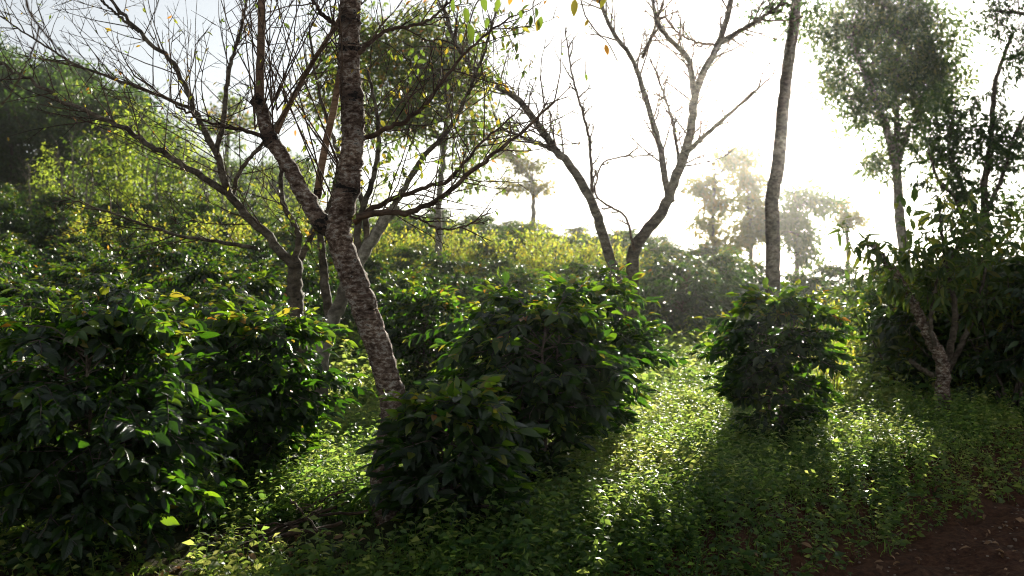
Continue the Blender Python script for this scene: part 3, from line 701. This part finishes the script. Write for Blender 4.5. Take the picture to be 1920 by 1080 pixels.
# forest on the left hill
def clump_tree(seed,h,r,mm,nc,nl,size,trunk_r=.14,bark=None,vals=(.05,.8),low=.25,spread=.5):
    rng=R0(seed); a=MB(); pa=resample([[0,0,-.3],[rng.randn()*.2,rng.randn()*.2,h*.5],[rng.randn()*.3,rng.randn()*.3,h*.85]],12,.03,rng); tube(a,pa,np.linspace(trunk_r,trunk_r*.3,12),8,0,.2,.05,rng)
    mb=MB(); C=[];Rr=[]
    for k in range(7):
        z=h*(low+(.95-low)*(k+.5)/7); an=rng.rand()*6.28; q=r*.45*math.sin(math.pi*(.2+.7*k/7)); C.append([q*math.cos(an),q*math.sin(an),z]); s=r*rng.uniform(.45,.75); Rr.append([s,s,s*.7])
    cc=crown_clumps(mb,rng,C,Rr,nc,nl,size,vals,TPM,1,spread); reach(mb,rng,pa[2:],cc,trunk_r*.25,0,.5)
    return a.mesh('trunk',[bark or B_mid]),mb.mesh('crown',[B_mid,mm])
FP=[clump_tree(400+k,7.5,2.5,M_dark,120,30,(.28,.5),vals=((.05,.6),(.2,.95),(.0,.5))[k],spread=.75) for k in range(3)]
def copies(pr,x,y,s,rz,name,label,cat,group,sx=1):
    root=empty(name,(x,y,float(gz(x,y))),label,cat,group); root.scale=(s*sx,s*sx,s); root.rotation_euler=(0,0,rz)
    link('trunk',pr[0],root); link('crown',pr[1],root); return root
rng=R0(91)
for ri,(d,x0,x1,st,h0) in enumerate([(63,-120,330,75,1.0),(72,-100,330,62,1.0),(82,-90,620,60,1.05),(91,-60,700,70,1.0)]):
    n=0
    for px in np.arange(x0,x1,st):
        pxx=px+rng.randn()*8; s=h0*rng.uniform(.85,1.12)*(1 if px<260 else .72); x=(pxx-960)/F*d
        copies(FP[rng.randint(3)],x,d+rng.randn(),s,rng.rand()*6.28,'forest_tree','%s dark forest tree from the left in the %s line of trees up the hill'%(ORD[n],['front','second','third','rearmost'][ri]),'tree','trees of the forest on the left hill'); n+=1

# light green slender trees in front of the forest and on the slope
LPs=[clump_tree(500+k,4.2,.95,(M_lime,M_tree,M_lime)[k],60,17,(.10,.18),.05,B_pale,(.0,.6),.15,.36) for k in range(3)]
S=[(95,40,.9),(160,38,1.05),(215,37,1.3),(262,39,1.35),(310,36,1.2),(345,40,1.25),(395,38,.95),(440,41,.9),(500,43,.8),(560,42,.9),(640,40,.85),(705,42,.8)]
for n,(px,d,s) in enumerate(S):
    x=(px-960)/F*d; copies(LPs[n%3],x,d,s,n*1.3,'slender_tree','%s light green slender tree from the left on the slope before the dark forest'%ORD[n],'tree','light green slender trees on the left slope')
# bare pale saplings on the slope
for n,(px,py,d,h) in enumerate([(118,0,34,3.6),(135,0,36,4.1),(172,0,35,3.8),(205,0,39,4.4),(285,0,37,3.4),(430,0,33,2.8),(385,0,36,3.0),(60,0,38,3.0)]):
    rng=R0(600+n); p=P(px,600,d); p[2]=gz(p[0],p[1]); root=empty('bare_sapling',tuple(p),'%s pale bare sapling from the left on the far left slope'%ORD[sorted([118,135,172,205,285,430,385,60]).index(px)],'sapling','pale bare saplings on the left slope')
    pa=resample([p-[0,0,.1],p+[rng.randn()*.2,0,h*.5],p+[rng.randn()*.3,0,h]],12,.02,rng); mb=MB(); tube(mb,pa,np.linspace(.045,.015,12),6,0,.1); build(mb,'trunk',[B_pale],root)
    mb=MB(); twigs(mb,rng,pa,14,1.1,.014,.25,1,2,(20,55),(0,0,.3),.12); build(mb,'crown',[B_pale],root)

# bright shrubs below the ridge
def shrub_meshes(seed,h,mm,nst=9,per=26,size=(.07,.14),lean=.35,vals=(.2,1)):
    rng=R0(seed); sm=MB(); mb=MB(); po=[];fw=[]
    for q in range(nst):
        d0=np.array([rng.randn()*lean,rng.randn()*lean,1.]); st=grow(rng,(rng.randn()*.08,rng.randn()*.08,-.05),d0,h*rng.uniform(.6,1.1),8,.08,(0,0,.15)); tube(sm,st,np.linspace(.012,.004,9),4,0,.2)
        for i in range(2,9):
            for z in range(per//7): po.append(st[i]+rng.randn(3)*.06); fw.append(rng.randn(3)*.8+np.array([0,0,.7]))
    leaves(mb,TPS,np.array(po),np.array(fw),rng.randn(len(po),3)*.5+np.array([0,0,1.]),rng.uniform(*size,len(po)),rng.uniform(*vals,len(po)),0,rng)
    return sm.mesh('stem',[B_stem]),mb.mesh('foliage',[mm])
SH=[shrub_meshes(700+k,1.75,M_lime,12,63,(.07,.125)) for k in range(3)]
rng=R0(95); n=0
shl=sorted([(px,23+3.5*rng.rand()) for px in np.arange(655,1230,24)])
for px,d in shl:
    x=(px-960)/F*d; root=empty('bright_shrub',(x,d,float(gz(x,d))),'%s bright yellow-green shrub from the left in the sunlit band below the ridge'%ORD[n],'shrub','bright shrubs below the ridge'); s=rng.uniform(.8,1.15); root.scale=(s,s,s); root.rotation_euler=(0,0,rng.rand()*6)
    a,b=SH[n%3]; link('stem',a,root); link('foliage',b,root); n+=1
n=0
for px,d in [(150,26),(240,28),(350,25),(395,24),(430,25),(470,27),(540,26),(590,28)]:
    x=(px-960)/F*d; root=empty('bright_shrub',(x,d,float(gz(x,d))),'%s light green shrub from the left among the coffee rows left of the flaky trunk'%ORD[n],'shrub','light shrubs among the left rows'); root.scale=(1,1,1); root.rotation_euler=(0,0,px)
    a,b=SH[n%3]; link('stem',a,root); link('foliage',b,root); n+=1
# bright shrubs beside the lone bush at right
for k,(px,d,s,lab) in enumerate([(1552,10.3,.66,'yellow-green shrub touching the right side of the lone coffee bush'),(1630,14,.72,'yellow-green shrub with upright shoots left of the crooked tree'),(1590,15,.6,'small sunlit shrub in the gap behind the lone coffee bush')]):
    x=(px-960)/F*d; root=empty('bright_shrub',(x,d,float(gz(x,d))),lab,'shrub','sunlit shrubs beside the lone coffee bush'); root.scale=(s*.8,s*.8,s)
    a,b=SH[k]; link('stem',a,root); link('foliage',b,root)

# crooked tree at right with long leaves
rng=R0(97); D=9.6
base=P(1768,780,D); base[2]=gz(base[0],base[1])
root=empty('crooked_mossy_tree',tuple(base),'crooked small tree with lichen-patched trunk in the shade at the right','tree')
q=branch([(1772,800),(1768,740),(1768,680),(1748,640),(1722,590),(1700,545),(1665,495),(1636,460)],30,10,B_main,0,name='trunk',n=60,jit=.008,sides=16,rough=.08)
q2=branch([(1768,700),(1785,640),(1790,570),(1775,500),(1765,430),(1760,380)],15,4,B_mid,.1)
q3=branch([(1765,720),(1800,650),(1830,580),(1850,500)],14,4,B_mid,.2)
q4=branch([(1752,650),(1745,600),(1760,520),(1800,460)],9,3,B_mid,-.1)
q5=branch([(1750,705),(1725,690),(1705,675)],9,7,B_mid,-.05)
mb=MB(); out=[]
for pa,c in ((q[25:],14),(q2,16),(q3,13),(q4,12)): twigs(mb,rng,pa,c,.55,.005,.2,1,2,(30,75),(0,0,.1),.14,0,out,.5,4)
leaf_on([p for p in out if p[-1][2]>1.35],mb,rng,[leaf_tpl(4,1.0,.25,0,.22),leaf_tpl(4,.6,.3,0,.26)],26,(.10,.19),(.0,.8),1,.6,.3)
leaf_on([p for p in out if p[-1][2]<=1.35],mb,rng,TL,2,(.06,.1),(.0,.5),1,.6,.3)
build(mb,'crown',[B_mid,M_tree],root)
# long-leaved shrubs right of it
for k,(px,d,s,lab) in enumerate([(1720,11.2,1.0,'dark long-leaved shrub behind the top of the crooked tree'),(1890,9.9,1.15,'dark long-leaved shrub at the right edge above the coffee bushes'),(1810,10.6,1.0,'dark long-leaved shrub right of the crooked tree top')]):
    rng=R0(650+k); a,b=shrub_meshes(650+k,1.95,M_tree,12,70,(.10,.19),.22,(0,.8)); x=(px-960)/F*d; root=empty('long_leaved_shrub',(x,d,float(gz(x,d))),lab,'shrub','dark long-leaved shrubs at the right'); root.scale=(s,s,s); link('stem',a,root); link('foliage',b,root)

# ------------------------------------------------------------------ near overhanging twigs
rng=R0(98)
D=3.0; root=empty('overhanging_twig',tuple(P(60,-80,D)),'out of focus purplish bare twig hanging in at the top left corner','twig')
a=branch([(60,-80),(48,0),(75,50),(110,90),(140,140)],6,2.5,B_twig,0,name='branch',n=24,jit=.002)
b=branch([(73,50),(55,110),(20,170),(0,200)],4,2.5,B_twig,0,n=20,jit=.002); c=branch([(110,90),(180,150),(240,200)],3,1.5,B_twig,.05,n=20,jit=.003)
mb=MB(); 
for pa in (a,b,c): twigs(mb,rng,pa,5,.18,.0012,.1,1,1,(30,60))
build(mb,'twigs',[B_twig],root)
D=4.2; root=empty('overhanging_twig',tuple(P(1100,-160,D)),'twigs with yellow and green leaves hanging in at the top centre','twig')
paths=[branch([(1100,-160),(1085,-20),(1110,50),(1140,80),(1158,115)],4,2,B_twig,0,n=20,jit=.002),branch([(1090,-100),(1020,-30),(1000,10),(1003,45)],4,2,B_twig,.1,n=20,jit=.002),branch([(1090,-100),(960,-40),(900,0),(880,45),(870,90)],4,2,B_twig,.15,n=20,jit=.002)]
mb=MB(); 
L=[(1078,10,.075,.86),(1135,5,.055,.8),(1103,48,.035,.9),(1005,25,.06,.4),(1015,42,.06,.5),(1008,48,.055,.88),(995,40,.05,.35),(1120,0,.04,.95),(975,30,.04,.5),(850,10,.06,.4),(878,55,.09,.45),(872,25,.07,.5),(905,5,.07,.4),(935,8,.06,.6),(915,45,.05,.4),(1135,95,.05,.98),(865,75,.04,.8),(960,0,.05,.95)]
leaves(mb,[leaf_tpl(6,.5,.2,.05,.42,.45)],np.array([P(l[0],l[1]-12,D+rng.randn()*.08) for l in L]),np.array([[rng.randn()*.25,rng.randn()*.25,-1] for l in L]),np.array([[rng.randn()*.5,-1,.2] for l in L]),np.array([l[2] for l in L]),np.array([l[3] for l in L]),0,rng)
build(mb,'foliage',[M_tree],root)

# ------------------------------------------------------------------ cut branches, litter on the ground
rng=R0(99)
CB=[((735,925),(540,1030),9,'longest cut branch, leaning from the flaky trunk foot to lower left'),((700,960),(470,1060),8,'cut branch lying just below the longest one'),((690,1000),(440,1040),6,'thin cut branch crossing under the longest one'),((640,1030),(420,1075),8,'dark cut branch near the bottom edge'),((600,1000),(450,1075),6,'cut branch in the middle of the pile'),((560,1035),(400,1050),5,'thin twig at the left end of the branch pile'),((660,975),(560,1000),5,'short stick on top of the branch pile'),((620,1060),(480,1085),9,'thick cut branch at the bottom edge'),((545,1010),(610,1070),5,'stick lying crosswise over the branch pile')]
for k,(a,b,w,lab) in enumerate(CB):
    p=ground_at(*a); q=ground_at(*b); p[2]=gz(p[0],p[1])+.06+.014*k+(.16 if k==0 else 0); q[2]=gz(q[0],q[1])+.06+.01*k
    m1=(p*.6+q*.4)+np.array([rng.randn()*.03,rng.randn()*.03,.02]); pa=resample([p,m1,q],14,.004,rng); mb=MB(); tube(mb,pa,np.linspace(w,w*.5,14)/F*5/2,8,0,.1,.06,rng); twigs(mb,rng,pa,5,.16,.0025,.3,1,1,(15,40),(0,0,0))
    o=link('cut_branch',mb.mesh('cut_branch',[B_twig],tuple(p)),None,tuple(p)); tag(o,lab,'cut branch','cut branches piled at the lower left')
M_dead=leaf_mat('dead_leaf',[(0,(.10,.05,.025)),(1,(.42,.26,.15))],[(0,(.2,.1,.04)),(1,(.4,.22,.1))],.2,.7,.2)
for k,(px,py,s,v,lab) in enumerate([(462,1052,.085,1,'pinkish curled dead leaf beside the branch pile'),(1678,1046,.045,1,'pale fallen leaf on the dark dirt at the bottom right'),(1808,1001,.04,.8,'fallen leaf on the dirt nearer the right edge'),(1605,1060,.03,.5,'small brown fallen leaf at the bottom of the bank'),(1792,985,.03,.5,'brown fallen leaf just above the paler one on the dirt'),(1720,1068,.03,.6,'fallen leaf at the bottom edge of the dirt road')]):
    p=ground_at(px,py); p[2]=gz(p[0],p[1])+.02; mb=MB(); leaves(mb,[leaf_tpl(5,1.3,.9,.1,.45)],np.array([p]),np.array([[1.,.3*k-.6,.25]]),np.array([[0,0,1.]]),np.array([s]),np.array([v]),0,R0(k))
    tag(link('fallen_leaf',mb.mesh('fallen_leaf',[M_dead],tuple(p)),None,tuple(p)),lab,'leaf','dead leaves on the ground')

lt=MB(); rng=R0(44); n=2600; y=4+8*rng.rand(n)**1.3; x=(rng.rand(n)*2-1)*(y*.55+.4); k=(y>road_edge(x)-2.2)&((y-road_edge(x)>.4)|(rng.rand(n)<.45)); x,y=x[k],y[k]; n=len(x)
leaves(lt,[leaf_tpl(3,1.2,.6,.1,.45),leaf_tpl(3,.5,.5,.1,.4)],np.stack([x,y,gz(x,y)+.022],-1),np.concatenate([rng.randn(n,2),rng.randn(n,1)*.2],1),rng.randn(n,3)*.3+[0,0,1.],rng.uniform(.03,.09,n),rng.rand(n),0,rng)
tag(build(lt,'leaf_litter',[M_dead]),'brown fallen leaves scattered over soil, weeds and dirt road edge','leaf litter',None,'stuff')
# pebbles on the road
m_,nt_,o_=mat('pebble_stone'); b_=nt_.nodes.new('ShaderNodeBsdfPrincipled'); nn=noise(nt_,14,4); rp=ramp(nt_,nn.outputs['Fac'],[(.35,(.10,.06,.04)),(.65,(.26,.2,.15))]); nt_.links.new(rp.outputs[0],b_.inputs['Base Color']); b_.inputs['Roughness'].default_value=.9; nt_.links.new(b_.outputs[0],o_.inputs['Surface'])
mb=MB(); rng=R0(8)
for q in range(900):
    x=rng.uniform(1.0,6); y=road_edge(x)+rng.uniform(-2.5,.45); r=rng.uniform(.003,.014)*(1 if rng.rand()<.9 else 1.8); a=np.linspace(0,6.283,6,endpoint=False)
    z=float(gz(x,y)); V=[]
    for (rr_,zz) in ((.5,-.4),(1,.0),(.75,.5),(.1,.7)):
        for t in a: V.append((x+r*rr_*math.cos(t)*rng.uniform(.8,1.2),y+r*rr_*math.sin(t)*rng.uniform(.8,1.2),z+r*zz))
    j=np.arange(6); k=(j+1)%6; Q=np.concatenate([np.stack([i*6+j,i*6+k,(i+1)*6+k,(i+1)*6+j],-1) for i in range(3)]); mb.add(V,Q,None,0,0)
tag(build(mb,'gravel',[m_]),'scattered small stones and crumbs of earth on the dirt road','gravel',None,'stuff')

# ------------------------------------------------------------------ haze
hz=bpy.data.meshes.new('haze')
x0,x1,y0,y1,z0,z1=-405,405,-65,405,-3,32
hv=[(x,y,z) for z in (z0,z1) for x,y in ((x0,y0),(x1,y0),(x1,y1),(x0,y1))]
hz.from_pydata(hv,[],[(3,2,1,0),(4,5,6,7),(0,1,5,4),(1,2,6,5),(2,3,7,6),(3,0,4,7)]); hz.update()
m_,nt_,o_=mat('haze_air'); v_=nt_.nodes.new('ShaderNodeVolumePrincipled'); v_.inputs['Color'].default_value=(.98,.96,.92,1); v_.inputs['Density'].default_value=.0007; v_.inputs['Anisotropy'].default_value=.93
nt_.links.new(v_.outputs[0],o_.inputs['Volume']); hz.materials.append(m_)
HAZE=True
if HAZE: tag(link('haze',hz),'thin sunlit morning haze in the air','haze',None,'stuff')

# ------------------------------------------------------------------ light
w=bpy.data.worlds.new('World'); sc.world=w; w.use_nodes=True; nt=w.node_tree; bg=nt.nodes['Background']
sky=nt.nodes.new('ShaderNodeTexSky'); sky.sky_type='NISHITA'; sky.sun_disc=False; sky.sun_elevation=SUN_EL; sky.sun_rotation=SUN_AZ; sky.dust_density=.3; sky.air_density=1.0
hs=nt.nodes.new('ShaderNodeHueSaturation'); hs.inputs['Saturation'].default_value=.3
nt.links.new(sky.outputs[0],hs.inputs['Color']); nt.links.new(hs.outputs[0],bg.inputs[0]); bg.inputs[1].default_value=.056
sd=bpy.data.lights.new('sun','SUN'); sd.energy=5.0; sd.angle=math.radians(.53); sd.color=(1,.94,.80)
so=bpy.data.objects.new('sun',sd); COL.objects.link(so); so.rotation_euler=Vector(tuple(sdir)).to_track_quat('Z','Y').to_euler(); so.location=(20,60,30)

sc.view_settings.view_transform='Standard'; sc.view_settings.look='None'; sc.view_settings.exposure=1.44; sc.view_settings.gamma=1
sc.view_settings.use_curve_mapping=False
c=sc.cycles; c.use_denoising=True
try: c.denoiser='OPENIMAGEDENOISE'; c.denoising_input_passes='RGB_ALBEDO_NORMAL'; c.denoising_prefilter='ACCURATE'
except Exception: pass
c.filter_width=1.0; c.max_bounces=6; c.diffuse_bounces=2; c.glossy_bounces=2; c.transmission_bounces=4; c.volume_bounces=0; c.transparent_max_bounces=4
c.sample_clamp_indirect=6; c.sample_clamp_direct=24
